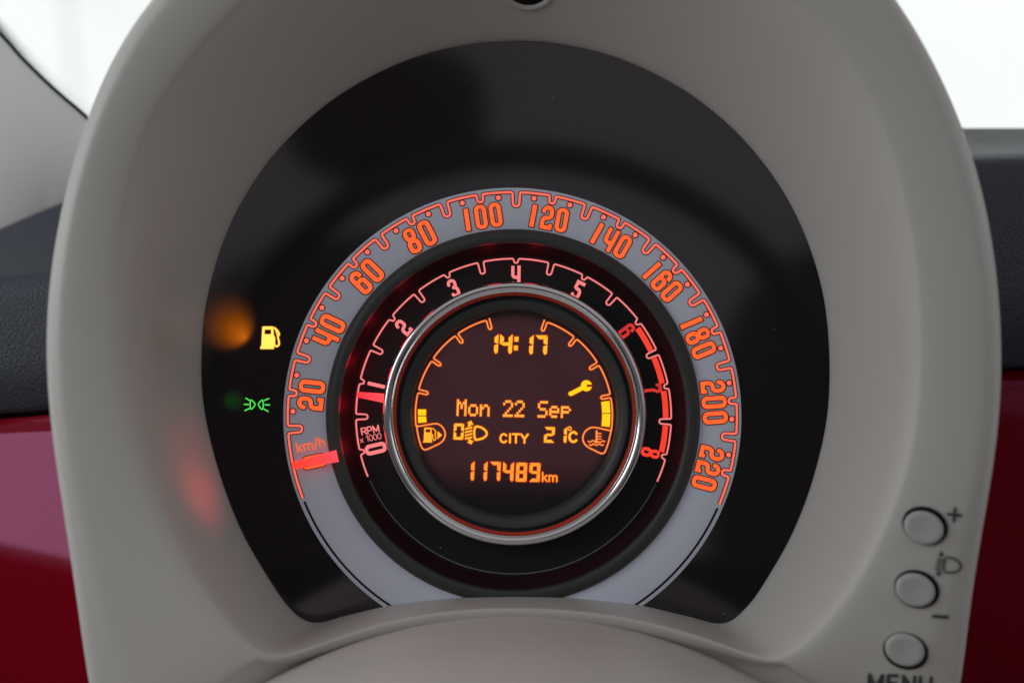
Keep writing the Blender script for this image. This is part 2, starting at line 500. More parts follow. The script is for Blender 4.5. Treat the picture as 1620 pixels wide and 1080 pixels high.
# --- speedometer
sp = lathe(SCX, SCY, [(296, 0.5), (293, -1), (293, 1.6), (295, 2.2), (361, 2.2), (362.3, 1.6), (362.3, -2)], M['dial_grey'], 'speedometer', CL)
sp['label'] = 'light grey speedometer ring lit in orange'
va = lambda v: 192.6-0.942*v
ticks = []
for v in range(0, 230, 10):
    if v % 20: ticks.append((va(v), 6.0, 4.9, 22, 3.0, 4.9))
    elif v > 0: ticks.append((va(v), 5.2, 4.1, 12.0, 2.0, 4.1))
pth = scale_path(SCX, SCY, 355.3, 201.1, -22.8, ticks)
mb = MB(); ribbon(mb, [(x*1.0, y) for x, y in pth], 6.4, 2.7, 1)
ribbon(mb, pth, 3.7, 3.2, 0)
# the dark edge lies on the inner side of the line
mb.build('scale_line', [M['speed_line'], M['outline_ink']], sp)
for a0, a1 in ((202.1, 250), (-23.9, -70)):
    mb = MB()
    n = 40; ribbon(mb, [(SCX+355*math.cos(math.radians(a0+(a1-a0)*k/n)), SCY-355*math.sin(math.radians(a0+(a1-a0)*k/n))) for k in range(n+1)], 3.4, 2.8)
    mb.build('base_line', [M['dark_ink']], sp)
mb = MB()
for v in range(20, 230, 20):
    for s_ in ((1, -1) if v < 220 else (1,)):
        a = math.radians(va(v)+4.75*s_); c = (SCX+347.3*math.cos(a), SCY-347.3*math.sin(a))
        fill(mb, circ(0, 0, 3.9), place(c[0], c[1], 3.3), 0, 0, .6); fill(mb, circ(0, 0, 3.9), place(c[0], c[1], 2.9), 1.5, 1, .6)
mb.build('scale_dots', [M['speed_line'], M['outline_ink']], sp)

W = 7.0
def arcp(cx, cy, rx, ry, a0, a1, n=8): return [(cx+rx*math.cos(math.radians(a0+(a1-a0)*k/n)), cy+ry*math.sin(math.radians(a0+(a1-a0)*k/n))) for k in range(n+1)]
G = {
 '0': rrect(0, 0, 20, 40, 8.5)-rrect(7.1, 6.2, 12.9, 33.8, 2.8),
 '1': poly([(6.6, .6), (13.0, .6), (13.0, 36.5), (6.6, 36.5)], .6),
 '2': path([(3.2, 29.6)]+arcp(10, 30, 6.6, 6.6, 165, 0)+[(16.5, 27)]+arcp(11, 25, 5.5, 5.5, 0, -75, 5)+arcp(9.2, 13, 5.7, 6.2, 100, 180, 5)+[(3.5, 5)], 6.8)
      | poly([(.8, .4), (19.6, .4), (19.6, 9.6), (14.2, 9.6), (14.2, 6.6), (.8, 6.6)], .4),
 '3': path([(3.4, 29.6)]+arcp(10, 30.5, 6.5, 6.1, 160, 0)+[(16.5, 26.5), (15, 22.6), (10.5, 21)], 6.6) | path([(10.5, 20.6), (15, 19), (16.6, 15)]+arcp(10, 9.6, 6.6, 6.2, 0, -165), 6.8),
 '4': path([(3.6, 34), (3.6, 23.5)]+arcp(9.4, 20, 5.8, 5.6, 160, 270, 6)+[(14, 14.4)], 6.6) | rrect(.3, 30, 6.9, 38.6, .6) | rrect(13.2, .4, 20, 39.6, .8) | poly([(9, 11), (13.5, 11), (13.5, 19), (9, 17)], 0),
 '5': poly([(.6, 33), (19.4, 33), (19.4, 39.6), (.6, 39.6)], .4) | rrect(.4, 22, 7, 39.6, .6) | path([(3.6, 24)]+arcp(10.5, 12.5, 6.0, 9.6, 115, 0, 7)+arcp(10, 9.6, 6.5, 6.2, 0, -165), 6.8),
 '6': (rrect(0, 0, 20, 26, 8.2)-rrect(7.1, 6.2, 12.9, 19.6, 2.7)) | path([(3.5, 10), (3.5, 30)]+arcp(10, 30, 6.5, 6.4, 180, 12), 7) | rrect(13.0, 26.6, 20, 32, .8),
 '7': poly([(.6, 33), (19.4, 33), (19.4, 39.6), (.6, 39.6)], .4) | rrect(.4, 28, 6, 39.6, .4) | path([(16.2, 36), (16.2, 29), (11.5, 20), (10.5, 4)], 6.6) | rrect(7.2, .4, 13.8, 8, .4),
 '8': (rrect(.8, 19.2, 19.2, 40, 8.4)-rrect(7.4, 25.4, 12.6, 34.4, 2.5)) | ((rrect(0, 0, 20, 22.4, 8.8))-rrect(7.2, 6, 12.8, 16.2, 2.7)),
}
G['8'] = (rrect(.8, 19.2, 19.2, 40, 8.4) | rrect(0, 0, 20, 22.4, 8.8))-rrect(7.4, 25.4, 12.6, 34.4, 2.5)-rrect(7.2, 6, 12.8, 16.2, 2.7)

def numeral(txt, v):
    mb = MB(); a = va(v); three = len(txt) == 3
    k = (0.955 if v < 180 else .99) if three else 1.04; pitch = 24.6 if three else 25.4
    adv = []; x = 0
    for i, ch in enumerate(txt):
        if ch == '1': adv.append(x-4.6); x += pitch-6.2
        else: adv.append(x); x += pitch
    wtot = x-(pitch-20); R = math.radians(a)
    rc = 320.2
    cxp, cyp = SCX+rc*math.cos(R), SCY-rc*math.sin(R)
    for ch, ax in zip(txt, adv):
        tf3 = place(cxp, cyp, 3.3, a-90, k, wtot/2-ax, 20); tf2 = place(cxp, cyp, 2.85, a-90, k, wtot/2-ax, 20)
        fill(mb, G[ch], tf3, 0, 0); fill(mb, G[ch], tf2, 1.5, 1)
    o = mb.build('numeral', [M['speed_num'], M['outline_ink']], sp); return o
for v in range(20, 230, 20): numeral(str(v), v)
# zero, mostly under the needle
mb = MB(); a = va(0); R = math.radians(a)
fill(mb, G['0'], place(SCX+321*math.cos(R), SCY-321*math.sin(R), 3.2, a-90, 1.02, 10, 20)); fill(mb, G['0'], place(SCX+321*math.cos(R), SCY-321*math.sin(R), 2.85, a-90, 1.02, 10, 20), 1.2, 1)
mb.build('numeral', [M['speed_num'], M['dark_ink']], sp)

# stroke lettering
LT = {  # unit height 10, strokes as polylines
 'C': ([arcp(4, 5, 3.9, 4.9, 42, 318, 14)], 8.2), 'I': ([[(0.9, 0), (0.9, 10)]], 1.8), 'T': ([[(0, 10), (7.6, 10)], [(3.8, 10), (3.8, 0)]], 7.6),
 'Y': ([[(0, 10), (4, 4.6), (8, 10)], [(4, 4.6), (4, 0)]], 8), 'k': ([[(0, 0), (0, 10)], [(0, 2.4), (4.6, 6.8)], [(1.6, 4), (5, 0)]], 5),
 'm': ([[(0, 0), (0, 6.8)], arcp(2.2, 4.8, 2.2, 2, 180, 0, 6)+[(4.4, 0)], arcp(6.6, 4.8, 2.2, 2, 180, 0, 6)+[(8.8, 0)]], 8.8),
 'h': ([[(0, 0), (0, 10)], arcp(2.3, 4.6, 2.3, 2.2, 180, 0, 6)+[(4.6, 0)]], 4.6), '/': ([[(0, -1), (3.6, 10.4)]], 3.6),
 'R': ([[(0, 0), (0, 10), (4.2, 10)]+arcp(4.2, 7.4, 2.8, 2.6, 90, -90, 6)+[(0, 4.8)], [(3.8, 4.8), (7, 0)]], 7),
 'P': ([[(0, 0), (0, 10), (4.2, 10)]+arcp(4.2, 7.2, 2.9, 2.8, 90, -90, 6)+[(0, 4.4)]], 7), 'M': ([[(0, 0), (0, 10), (4.2, 1.5), (8.4, 10), (8.4, 0)]], 8.4),
 'x': ([[(0, 0), (5, 6.2)], [(5, 0), (0, 6.2)]], 5), '1': ([[(0, 7.6), (2.4, 10), (2.4, 0)]], 3.2), 'o': ([arcp(3, 5, 3, 5, 0, 360, 16)], 6),
 'E': ([[(6, 10), (0, 10), (0, 0), (6, 0)], [(0, 5.2), (5.4, 5.2)]], 6), 'N': ([[(0, 0), (0, 10), (7, 0), (7, 10)]], 7), 'U': ([[(0, 10), (0, 3)]+arcp(3.4, 3.2, 3.4, 3.2, 180, 360, 8)+[(6.8, 10)]], 6.8),
 ' ': ([], 3),
}
def text(mb, s, tf, w=1.6, gap=1.9, slot=0, off=0.0, h=0.3, z2=None):
    x = 0; sh = None
    for ch in s:
        st, adv = LT[ch]
        for p in st:
            q = path([(a+x, b) for a, b in p], w); sh = q if sh is None else (sh | q)
        x += adv+gap
    fill(mb, sh, tf, off, slot, h); return x
mb = MB(); text(mb, 'km/h', place(471.5, 715.5, 3.1, 12.8, 1.52), 1.25, 2.2, h=.25)
mb.build('unit_text', [M['speed_num']], sp)

# --- charcoal housing between speedometer and tachometer
lathe(SCX+1, SCY-1, [(296, 2.6), (294.5, 5), (292, 9), (286, 12), (278, 12.5), (275.5, 11), (274, 6), (273.5, 2)], M['charcoal'], 'dial_housing', CL)
M['well'] = plastic('well_wall', (0.028, 0.009, 0.011, 1), 0.75, .1)  # base tinted red, standing in for needle light on the wall
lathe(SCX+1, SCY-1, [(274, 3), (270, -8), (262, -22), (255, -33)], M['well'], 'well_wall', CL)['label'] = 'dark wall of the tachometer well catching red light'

# --- tachometer
TCX, TCY = 812.5, 658.5; TZ = -30
ta = lambda k: 193.1-26*k
tach = lathe(TCX, TCY, [(274*1.012, TZ), (215, TZ), (180, TZ)], M['tach_face'], 'tachometer', CL, zc=TZ)
tach['label'] = 'black tachometer face with pink-lit scale'
ticks = []
for i in range(0, 17):
    ticks.append((ta(i/2), 4.6, 3.6, 18.5, 2.2, 3.6) if i % 2 else (ta(i/2), 4.6, 2.2, 6.6, 2.2, 2.2))
pth = scale_path(TCX, TCY, 249.3, 202.4, -24.4, ticks)
mb = MB(); ribbon(mb, pth, 4.4, TZ+.5, 1); ribbon(mb, pth, 2.5, TZ+1, 0); mb.build('scale_line', [M['tach_pink'], M['tach_halo']], tach)
n = 90; mb = MB(); ribbon(mb, [(TCX+248.6*math.cos(math.radians(204+(132.2)*k/n)), TCY-248.6*math.sin(math.radians(204+132.2*k/n))) for k in range(n)], 1.1, TZ+.8)
M['thin'] = plastic('pale_ink', (0.30, 0.33, 0.36, 1), 0.5)
mb.build('base_line', [M['thin']], tach)
for i in range(4):
    a0, a1 = ta(6+i/2)-1.5, ta(6.5+i/2)+1.4
    if i == 0: a0 -= .2
    mb = MB(); vs = []
    nn = 12
    for k in range(nn+1):
        a = math.radians(a0+(a1-a0)*k/nn)
        for r in (236.2, 245.0): vs.append(P(TCX+r*math.cos(a), TCY-r*math.sin(a), TZ+1.2))
    mb.add(vs, [(2*k, 2*k+1, 2*k+3, 2*k+2) for k in range(nn)]); mb.build('redline_block', [M['tach_red']], tach)
for k in range(0, 9):
    a = ta(k); R = math.radians(a); mb = MB()
    cxp, cyp = TCX+224*math.cos(R), TCY-224*math.sin(R)
    mt = 'tach_pink' if k < 6 else ('tach_dim' if k < 8 else 'tach_red')
    fill(mb, G[str(k)], place(cxp, cyp, TZ+1.1, a-90, .75 if k else .86, 10, 20)); o = mb.build('numeral', [M[mt]], tach)
mb = MB(); text(mb, 'RPM', place(573, 687.5, TZ+1.1, 11, 1.02), 2.0, 2.3, h=.25); text(mb, 'x 1ooo', place(570.6, 700, TZ+1.1, 11, .92), 1.2, 1.5, h=.25)
mb.build('unit_text', [M['tach_pink']], tach)

# --- needles
def needle(cx, cy, ang, r0, r1, w0, w1, z, name, mat, th=3.5):
    R = math.radians(ang); er = np.array((math.cos(R), -math.sin(R))); et = np.array((-er[1], er[0])); c = np.array((cx, cy))
    sec = []
    for k in range(7):
        t = k/6; r = r0+(r1-r0)*t; hw = (w0+(w1-w0)*t)/2
        ring = []
        for (u, zz) in ((-1, 0), (-1, th*.7), (-.55, th), (.55, th), (1, th*.7), (1, 0)):
            p = c+er*r+et*hw*u; ring.append(P(p[0], p[1], z+zz))
        sec.append(ring)
    vs = [p for s_ in sec for p in s_]; fs = []
    for i in range(6):
        for k in range(6): k2 = (k+1) % 6; fs.append((i*6+k, i*6+k2, i*6+6+k2, i*6+6+k))
    fs.append(tuple(range(6))); fs.append(tuple(reversed(range(36, 42))))
    return mesh_obj(name, vs, fs, mat, CL, smooth=False)
def needle_mat(name, tip, root, r0, r1, cx, cy, st):
    m, nt, b = newmat(name); geo = nt.nodes.new('ShaderNodeNewGeometry')
    c = P(cx, cy, 10); vm = nt.nodes.new('ShaderNodeVectorMath'); vm.operation = 'DISTANCE'; vm.inputs[1].default_value = tuple(c)
    nt.links.new(geo.outputs['Position'], vm.inputs[0])
    mr = nt.nodes.new('ShaderNodeMapRange'); mr.inputs[1].default_value = r0*S; mr.inputs[2].default_value = r1*S
    nt.links.new(vm.outputs['Value'], mr.inputs[0])
    rp = nt.nodes.new('ShaderNodeValToRGB'); rp.color_ramp.elements[0].color = root; rp.color_ramp.elements[1].color = tip
    nt.links.new(mr.outputs[0], rp.inputs[0]); nt.links.new(rp.outputs[0], b.inputs['Emission Color'])
    b.inputs['Emission Strength'].default_value = st; b.inputs['Base Color'].default_value = (.25, .03, .03, 1); b.inputs['Roughness'].default_value = .25
    return m
M['needle'] = needle_mat('needle_lit', sr(255, 62, 44), sr(252, 76, 84), 285, 345, SCX, SCY, 1.0)
M['needle2'] = needle_mat('tach_needle_lit', sr(245, 48, 62), sr(252, 84, 92), 205, 250, TCX, TCY, 1.0)
n1 = needle(SCX, SCY, 192.5, 283, 356.5, 19.5, 11.5, 14, 'speed_needle', M['needle']); n1['label'] = 'glowing red speedometer needle resting at zero'
n2 = needle(TCX, TCY, 172.0, 196, 250, 16.5, 8.6, TZ+12, 'tachometer_needle', M['needle2']); n2['label'] = 'glowing red tachometer needle just below one'

# --- chrome ring, red trim ring, inner bezel
CCX, CCY = 813.9, 654.2
prof = [(209, -30), (209, -4)]+[(201.3+7.4*math.cos(t), 4+6.5*math.sin(t)) for t in [math.radians(10+15*k) for k in range(10)]]+[(194.2, 7), (193, 5)]
lathe(CCX, CCY, [(r*.998, z) for r, z in prof], M['chrome'], 'chrome_ring', CL, n=200)['label'] = 'polished chrome ring around the display'
lathe(CCX, CCY+.3, [(194.4, 4), (193.8, 8.5), (192.8, 9.6), (191.8, 8.5), (191.3, 2)], M['chrome'], 'chrome_lip', CL, n=200)
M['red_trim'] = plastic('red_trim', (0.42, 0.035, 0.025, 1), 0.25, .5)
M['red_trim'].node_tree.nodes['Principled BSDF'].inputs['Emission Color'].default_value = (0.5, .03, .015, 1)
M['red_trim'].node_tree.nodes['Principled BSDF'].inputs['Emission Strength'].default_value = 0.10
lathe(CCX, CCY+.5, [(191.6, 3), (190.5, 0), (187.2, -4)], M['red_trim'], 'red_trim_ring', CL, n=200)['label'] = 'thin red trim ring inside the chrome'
lathe(CCX, CCY+1, [(187.6, -3), (186, -14), (183.5, -15), (181.5, -7), (179, -6), (168, -13), (165, -17), (163, -26), (161, -36)], M['charcoal'], 'inner_bezel', CL, n=180)

# --- display
DZ = -32; DCX, DCY = 813, 656
m, nt, b = newmat('lcd_glass')
b.inputs['Base Color'].default_value = (.010, .009, .010, 1); b.inputs['Roughness'].default_value = .3
geo = nt.nodes.new('ShaderNodeTexCoord'); sx = nt.nodes.new('ShaderNodeSeparateXYZ'); nt.links.new(geo.outputs['Object'], sx.inputs[0])
mr = nt.nodes.new('ShaderNodeMapRange'); mr.interpolation_type = 'SMOOTHSTEP'
mr.inputs[1].default_value = P(0, 800, DZ).z; mr.inputs[2].default_value = P(0, 715, DZ).z
nt.links.new(sx.outputs['Z'], mr.inputs[0])
nz = nt.nodes.new('ShaderNodeTexNoise'); nz.inputs['Scale'].default_value = 60; nt.links.new(geo.outputs['Object'], nz.inputs['Vector'])
rp = nt.nodes.new('ShaderNodeValToRGB'); rp.color_ramp.elements[0].position = .3; rp.color_ramp.elements[1].position = .7
rp.color_ramp.elements[0].color = sr(54, 26, 31); rp.color_ramp.elements[1].color = sr(60, 32, 37)
mm = nt.nodes.new('ShaderNodeMath'); mm.operation = 'MULTIPLY'; mm.inputs[1].default_value = 0.85
nt.links.new(nz.outputs[0], rp.inputs[0]); nt.links.new(rp.outputs[0], b.inputs['Emission Color'])
vd = nt.nodes.new('ShaderNodeVectorMath'); vd.operation = 'DISTANCE'; vd.inputs[1].default_value = tuple(P(DCX, DCY, DZ)); nt.links.new(geo.outputs['Object'], vd.inputs[0])
mr2 = nt.nodes.new('ShaderNodeMapRange'); mr2.interpolation_type = 'SMOOTHSTEP'; mr2.inputs[1].default_value = 168*S; mr2.inputs[2].default_value = 146*S  # fade towards the rim paints the bezel's shadow into the emission
nt.links.new(vd.outputs['Value'], mr2.inputs[0]); m3 = nt.nodes.new('ShaderNodeMath'); m3.operation = 'MULTIPLY'
nt.links.new(mr.outputs[0], m3.inputs[0]); nt.links.new(mr2.outputs[0], m3.inputs[1]); nt.links.new(m3.outputs[0], mm.inputs[0]); nt.links.new(mm.outputs[0], b.inputs['Emission Strength'])
M['lcd'] = m
n = 120; ctr = P(DCX, DCY, DZ); vs = [ctr]+[P(DCX+168*math.cos(2*math.pi*i/n), DCY-168*math.sin(2*math.pi*i/n), DZ) for i in range(n)]
disp = mesh_obj('display', vs, [(0, 1+i, 1+(i+1) % n) for i in range(n)], M['lcd'], CL, smooth=False)
disp['label'] = 'round dark display with amber readouts'
ZA, ZB = DZ+1.2, DZ+.6
def lit(name, shapes, mat, label=None, halo=1.3, h=.3):
    """shapes: list of (Shape, transform maker taking z)"""
    mb = MB()
    for s_, t in shapes:
        fill(mb, s_, t(ZA), 0, 0, h)
        if halo: 
            fill(mb, s_, t(ZB+random.random()*.3), halo, 1, .5)
    o = mb.build(name, [M[mat], M['lcd_halo']], disp)
    if label: o['label'] = label
    return o
IMG = lambda z: imgz(z)
def ip(pts, k=1.0, ox=0, oy=0): return [(ox+x/k, -(oy+y/k)) for x, y in pts]

# gauge scale lines
tk = lambda a: (a, 3.2, 2.6, 14.6, 1.6, 2.6)
left = scale_path(DCX, DCY, 155.6, 104.2, 186.5, []) 
def gauge(sign):
    angs = [105.3, 125.6, 145.9, 166.0] if sign > 0 else [71.2, 51.3, 31.2, 11.1]
    pts = []; rad = []
    def pol(a, r): a = math.radians(a); return (DCX+r*math.cos(a), DCY-r*math.sin(a))
    R0 = 155.8
    for i, a in enumerate(angs):
        h = 2.6*sign
        dg = math.degrees(1/R0)
        def pt(t, r):
            ar = math.radians(a); return (DCX+r*math.cos(ar)-t*math.sin(ar), DCY-r*math.sin(ar)-t*math.cos(ar))
        if i == 0: pts += [pt(-h, R0+2)]; rad += [0]
        else: pts += [pt(-h, R0)]; rad += [2.2]
        pts += [pt(-h, 140.4), pt(h, 140.4), pt(h, R0-.3)]; rad += [2.6, 2.6, 2.2]
        nxt = angs[i+1] if i < 3 else (186.6 if sign > 0 else -9.3)
        e = a+sign*2.2; f = nxt-(sign*2.2 if i < 3 else 0)
        for k in range(1, 11): pts.append(pol(e+(f-e)*k/10-(0 if k < 10 else 0), R0)); rad.append(0)
    rad[0] = rad[-1] = 0
    return fillet(pts, rad)
capL = smooth_pts([(640+x/12, 630+y/12) for x, y in ((235, 530), (300, 522), (430, 500), (560, 480), (640, 487), (720, 545), (768, 640), (768, 715), (735, 790), (670, 850), (560, 905), (430, 963), (375, 970), (325, 925), (290, 830), (262, 720), (238, 590), (228, 500))], 5)
capR = smooth_pts([(860+x/7.715, 580+y/7.715) for x, y in ((826, 780), (740, 762), (630, 740), (560, 748), (502, 797), (478, 868), (498, 935), (550, 983), (620, 1018), (690, 1052), (725, 1055), (752, 1030), (790, 925), (812, 830), (832, 740))], 5)
for g_, cap, lb in ((gauge(1), capL, 'fuel gauge scale line'), (gauge(-1), capR, 'coolant temperature gauge scale line')):
    mb = MB()
    for pp in (g_, cap): ribbon(mb, pp, 4.4, ZB+(.0 if pp is g_ else .15), 1); ribbon(mb, pp, 2.1, ZA+(.2 if pp is g_ else 0), 0)
    mb.build('gauge_scale', [M['lcd_orange'], M['lcd_halo']], disp)['label'] = lb
def sector(r0, r1, a0, a1, n=8):
    o = [(DCX+r1*math.cos(math.radians(a0+(a1-a0)*k/n)), -(DCY-r1*math.sin(math.radians(a0+(a1-a0)*k/n)))) for k in range(n+1)]
    i = [(DCX+r0*math.cos(math.radians(a1+(a0-a1)*k/n)), -(DCY-r0*math.sin(math.radians(a1+(a0-a1)*k/n)))) for k in range(n+1)]
    return poly(o+i)
lit('fuel_bar', [(poly(ip([(661.3, 647.2), (674.2, 647.4), (674, 656.8), (661.2, 656.8)])), IMG)], 'lcd_yellow')
lit('fuel_bar', [(poly(ip([(661.2, 658.2), (674, 658.2), (674.8, 667.6), (661.8, 668.8)])), IMG)], 'lcd_yellow')
lit('temperature_bar', [(sector(139.6, 152.6, 8.4, 1.2), IMG)], 'lcd_yellow'); lit('temperature_bar', [(sector(139.6, 152.6, .7, -7.2), IMG)], 'lcd_yellow')

# seven segment digits
SEGM = {'0': 'abcdef', '1': 'bc', '2': 'abged', '4': 'fgbc', '7': 'abc', '8': 'abcdefg', '9': 'abcdfg'}
def seg7(ch, w, h, t, g=.45):
    m_ = h/2; k = t/2; S_ = {}
    S_['a'] = [(g, h), (w-g, h), (w-t, h-t), (t, h-t)]
    S_['d'] = [(g, 0), (w-g, 0), (w-t, t), (t, t)]
    S_['g'] = [(g*2, m_), (t, m_+k*.85), (w-t, m_+k*.85), (w-2*g, m_), (w-t, m_-k*.85), (t, m_-k*.85)]
    S_['b'] = [(w, h-g), (w, m_+g), (w-.4*k, m_+g), (w-t, m_+k+g*.6), (w-t, h-t-g)]
    S_['c'] = [(w, g), (w, m_-g), (w-.4*k, m_-g), (w-t, m_-k-g*.6), (w-t, t+g)]
    if ch in '147':
        S_['b'] = [(w-.5, h), (w, h-1), (w, m_+g), (w-.4*k, m_+g), (w-t, m_+k*.8), (w-t, h-t*.8)]
        S_['c'] = [(w-.35*t, 0), (w, t*.35), (w, m_-g), (w-.4*k, m_-g), (w-t, m_-k*.8), (w-t, t*.7), (w-.65*t, 0)]
    if ch == '7': S_['b'] = [(w, h-1.2), (w, m_+g), (w-.4*k, m_+g), (w-t, m_+k*.8), (w-t, h-t)]
    if ch == '4': S_['f'] = [(.5, h), (0, h-1), (0, m_+g), (.4*k, m_+g), (t, m_+k+g*.6), (t, h-t*.8)]
    else: S_['f'] = [(w-x, y) for x, y in S_['b']]
    S_['e'] = [(w-x, y) for x, y in S_['c']]
    if ch in '089':
        S_['a'] = [(g+.6, h-.5), (2.2, h), (w-2.2, h), (w-g-.6, h-.5), (w-t+.2, h-t), (t-.2, h-t)]
        S_['d'] = [(x, h-y) for x, y in S_['a']]
    return [poly(S_[c]) for c in SEGM[ch]]
def union(l):
    s_ = l[0]
    for q in l[1:]: s_ = s_ | q
    return s_
ROT = -1.0
def digits(name, items, w, h, t, mat, label, extra=()):
    mb = MB()
    for ch, px, py in items:              # px,py: lower-left corner pixel
        for p in seg7(ch, w, h, t): fill(mb, p, place(px, py, ZA, ROT, 1, 0, 0, .035), 0, 0, .3)
        fill(mb, union(seg7(ch, w, h, t)), place(px, py, ZB, ROT, 1, 0, 0, .035), 1.3, 1, .5)
    for s_, t_ in extra: fill(mb, s_, t_(ZA), 0, 0, .3); fill(mb, s_, t_(ZB), 1.3, 1, .5)
    o = mb.build(name, [M[mat], M['lcd_halo']], disp); o['label'] = label
    return o
k9 = lambda x, y: (720+x/9, -(500+y/9))
dots2 = [(poly([k9(845, 292), k9(903, 292), k9(901, 362), k9(843, 362)]), IMG), (poly([k9(838, 418), k9(895, 418), k9(893, 486), k9(836, 486)]), IMG)]
digits('clock_readout', [('1', 767.5, 558.6), ('4', 789.8, 559), ('1', 823, 560), ('7', 845.2, 560.4)], 19.9, 30.4, 6.2, 'lcd_amber', 'clock showing 14:17', dots2)
digits('odometer_readout', [('1', 732.2, 759.4), ('1', 752.6, 759.8), ('7', 773.6, 760), ('4', 794.6, 760.6), ('8', 815.4, 761.4), ('9', 836.4, 761.8)], 17.4, 30.2, 5.4, 'lcd_odo', 'odometer showing 117489')
digits('headlight_level_digit', [('0', 717, 695)], 16, 25.6, 4.4, 'lcd_amber', 'digit 0 beside the headlight symbol')
digits('temperature_readout', [('2', 860.2, 699.8), ('1', 879.4, 700)], 16.6, 24.8, 4.6, 'lcd_amber', 'outside temperature showing 21 degrees',
       [(circ(901, -677.6, 3.4)-circ(901, -677.6, 1.7), IMG)])
def lit_text(name, s_, px, py, k, w, gap, mat, label, xs=1.0):
    mb = MB(); tA = place(px, py, ZA, ROT, k); tB = place(px, py, ZB, ROT, k)
    text(mb, s_, tA, w, gap, 0, 0, .22); text(mb, s_, tB, w, gap, 1, 1.3/k, .35)
    mb.build(name, [M[mat], M['lcd_halo']], disp)['label'] = label
lit_text('city_text', 'CITY', 791.4, 699.4, 1.34, 2.3, 2.3, 'lcd_amber', 'word CITY')
lit_text('degree_text', 'C', 900.6, 698.6, 1.58, 2.4, 1, 'lcd_amber', 'letter C after the temperature')
lit_text('km_text', 'km', 858.4, 760.8, 1.36, 1.9, 2.6, 'lcd_odo', 'letters km after the odometer')

F57 = {'M': '10001 11011 10101 10101 10001 10001 10001', 'o': '00000 00000 01110 10001 10001 10001 01110', 'n': '00000 00000 10110 11001 10001 10001 10001',
       '2': '01110 10001 00001 00010 00100 01000 11111', 'S': '01111 10000 10000 01110 00001 00001 11110', 'e': '00000 00000 01110 10001 11111 10000 01110',
       'p': '00000 00000 11110 10001 11110 10000 10000', ' ': '00000 '*6+'00000'}
mb = MB(); pxw, pyh = 3.06, 3.72
for ci, ch in enumerate('Mon 22 Sep'):
    cells = []
    for r_, row in enumerate(F57[ch].split()):
        for c_, v in enumerate(row):
            if v == '1': cells.append(rrect(c_*pxw-.14, -(r_+1)*pyh-.12, (c_+1)*pxw+.14, -r_*pyh+.12, .35))
    if cells:
        u = union(cells); x0 = 723.2+ci*18.33; y0 = 631.4+ci*18.33*math.tan(math.radians(1.15))
        fill(mb, u, place(x0, y0, ZA, -1.15, 1, 0, 0, .02), 0, 0, .34); fill(mb, u, place(x0, y0, ZB, -1.15, 1, 0, 0, .02), 1.2, 1, .5)
mb.build('date_readout', [M['lcd_date'], M['lcd_halo']], disp)['label'] = 'date showing Mon 22 Sep'

# wrench
k7 = lambda x, y: (860+x/7.715, -(580+y/7.715))
hd = circ(*k7(522, 231), 67/7.715)-poly([k7(527, 216), k7(610, 216), k7(610, 244), k7(527, 244)])
lit('wrench_icon', [(hd | poly([k7(318, 318), k7(474, 236), k7(494, 266), k7(344, 344)], 1.2) | circ(*k7(330, 328), 3.5) | poly([k7(470, 200), k7(490, 280), k7(440, 262)]), IMG)], 'lcd_yellow', 'spanner service symbol')
# small pump
kp = lambda x, y: (640+x/12, -(630+y/12))
body = poly([kp(380, 556), kp(510, 556), kp(516, 820), kp(366, 820)], .3)-poly([kp(402, 582), kp(490, 582), kp(492, 643), kp(398, 643)])
hose = path([kp(x, y) for x, y in smooth_pts([(530, 568), (572, 596), (594, 650), (578, 672), (592, 750), (580, 784), (556, 790), (538, 765), (534, 700), (516, 676)], 4)], 1.5)
lit('fuel_pump_icon', [(body | poly([kp(350, 812), kp(524, 812), kp(524, 834), kp(350, 834)]) | hose, IMG), (poly([kp(628, 620), kp(712, 696), kp(624, 770)]), IMG)], 'lcd_amber', 'fuel pump symbol with arrow')
# thermometer
th = path([k7(648, 785), k7(645, 900)], 2.7) | circ(*k7(643, 912), 2.5)
for y in (812, 846, 878): th = th | path([k7(650, y), k7(700, y+2)], 1.6)
wv = lambda x0, x1, y, n: path([k7(x0+(x1-x0)*k/20, y+9*math.sin(2*math.pi*n*k/20)) for k in range(21)], 1.7)
lit('thermometer_icon', [(th, IMG), (wv(545, 622, 908, 1.0), IMG), (wv(668, 745, 912, 1.0), IMG), (wv(560, 730, 948, 2.5), IMG)], 'lcd_orange', 'coolant temperature symbol')
# headlight level icon
k10 = lambda x, y: (650+x/10.8, -(600+y/10.8))
dd = smooth_pts([(1108, 806), (1160, 806), (1230, 835), (1285, 885), (1297, 925), (1280, 965), (1225, 1005), (1160, 1022), (1104, 1026), (1088, 970), (1082, 900), (1094, 830)], 4, True)
dd.append(dd[0])
sh = [(path([k10(*p) for p in dd], 3.3), IMG)]
for y0, y1 in ((583, 548), (643, 608), (703, 668), (762, 732)):
    sh.append((poly([kp(1145, y0-17), kp(1290, y1-17), kp(1286, y1+17), kp(1145, y0+17)]), IMG))
sh.append((poly([kp(1182, 462), kp(1265, 420), kp(1312, 503), kp(1282, 494), kp(1250, 525), kp(1196, 542), kp(1214, 470)]), IMG))
sh.append((poly([kp(1204, 775), kp(1250, 768), kp(1276, 806), kp(1312, 795), kp(1270, 872), kp(1188, 832), kp(1214, 822)]), IMG))
lit('headlight_level_icon', sh, 'lcd_amber', 'headlight level symbol with arrows')

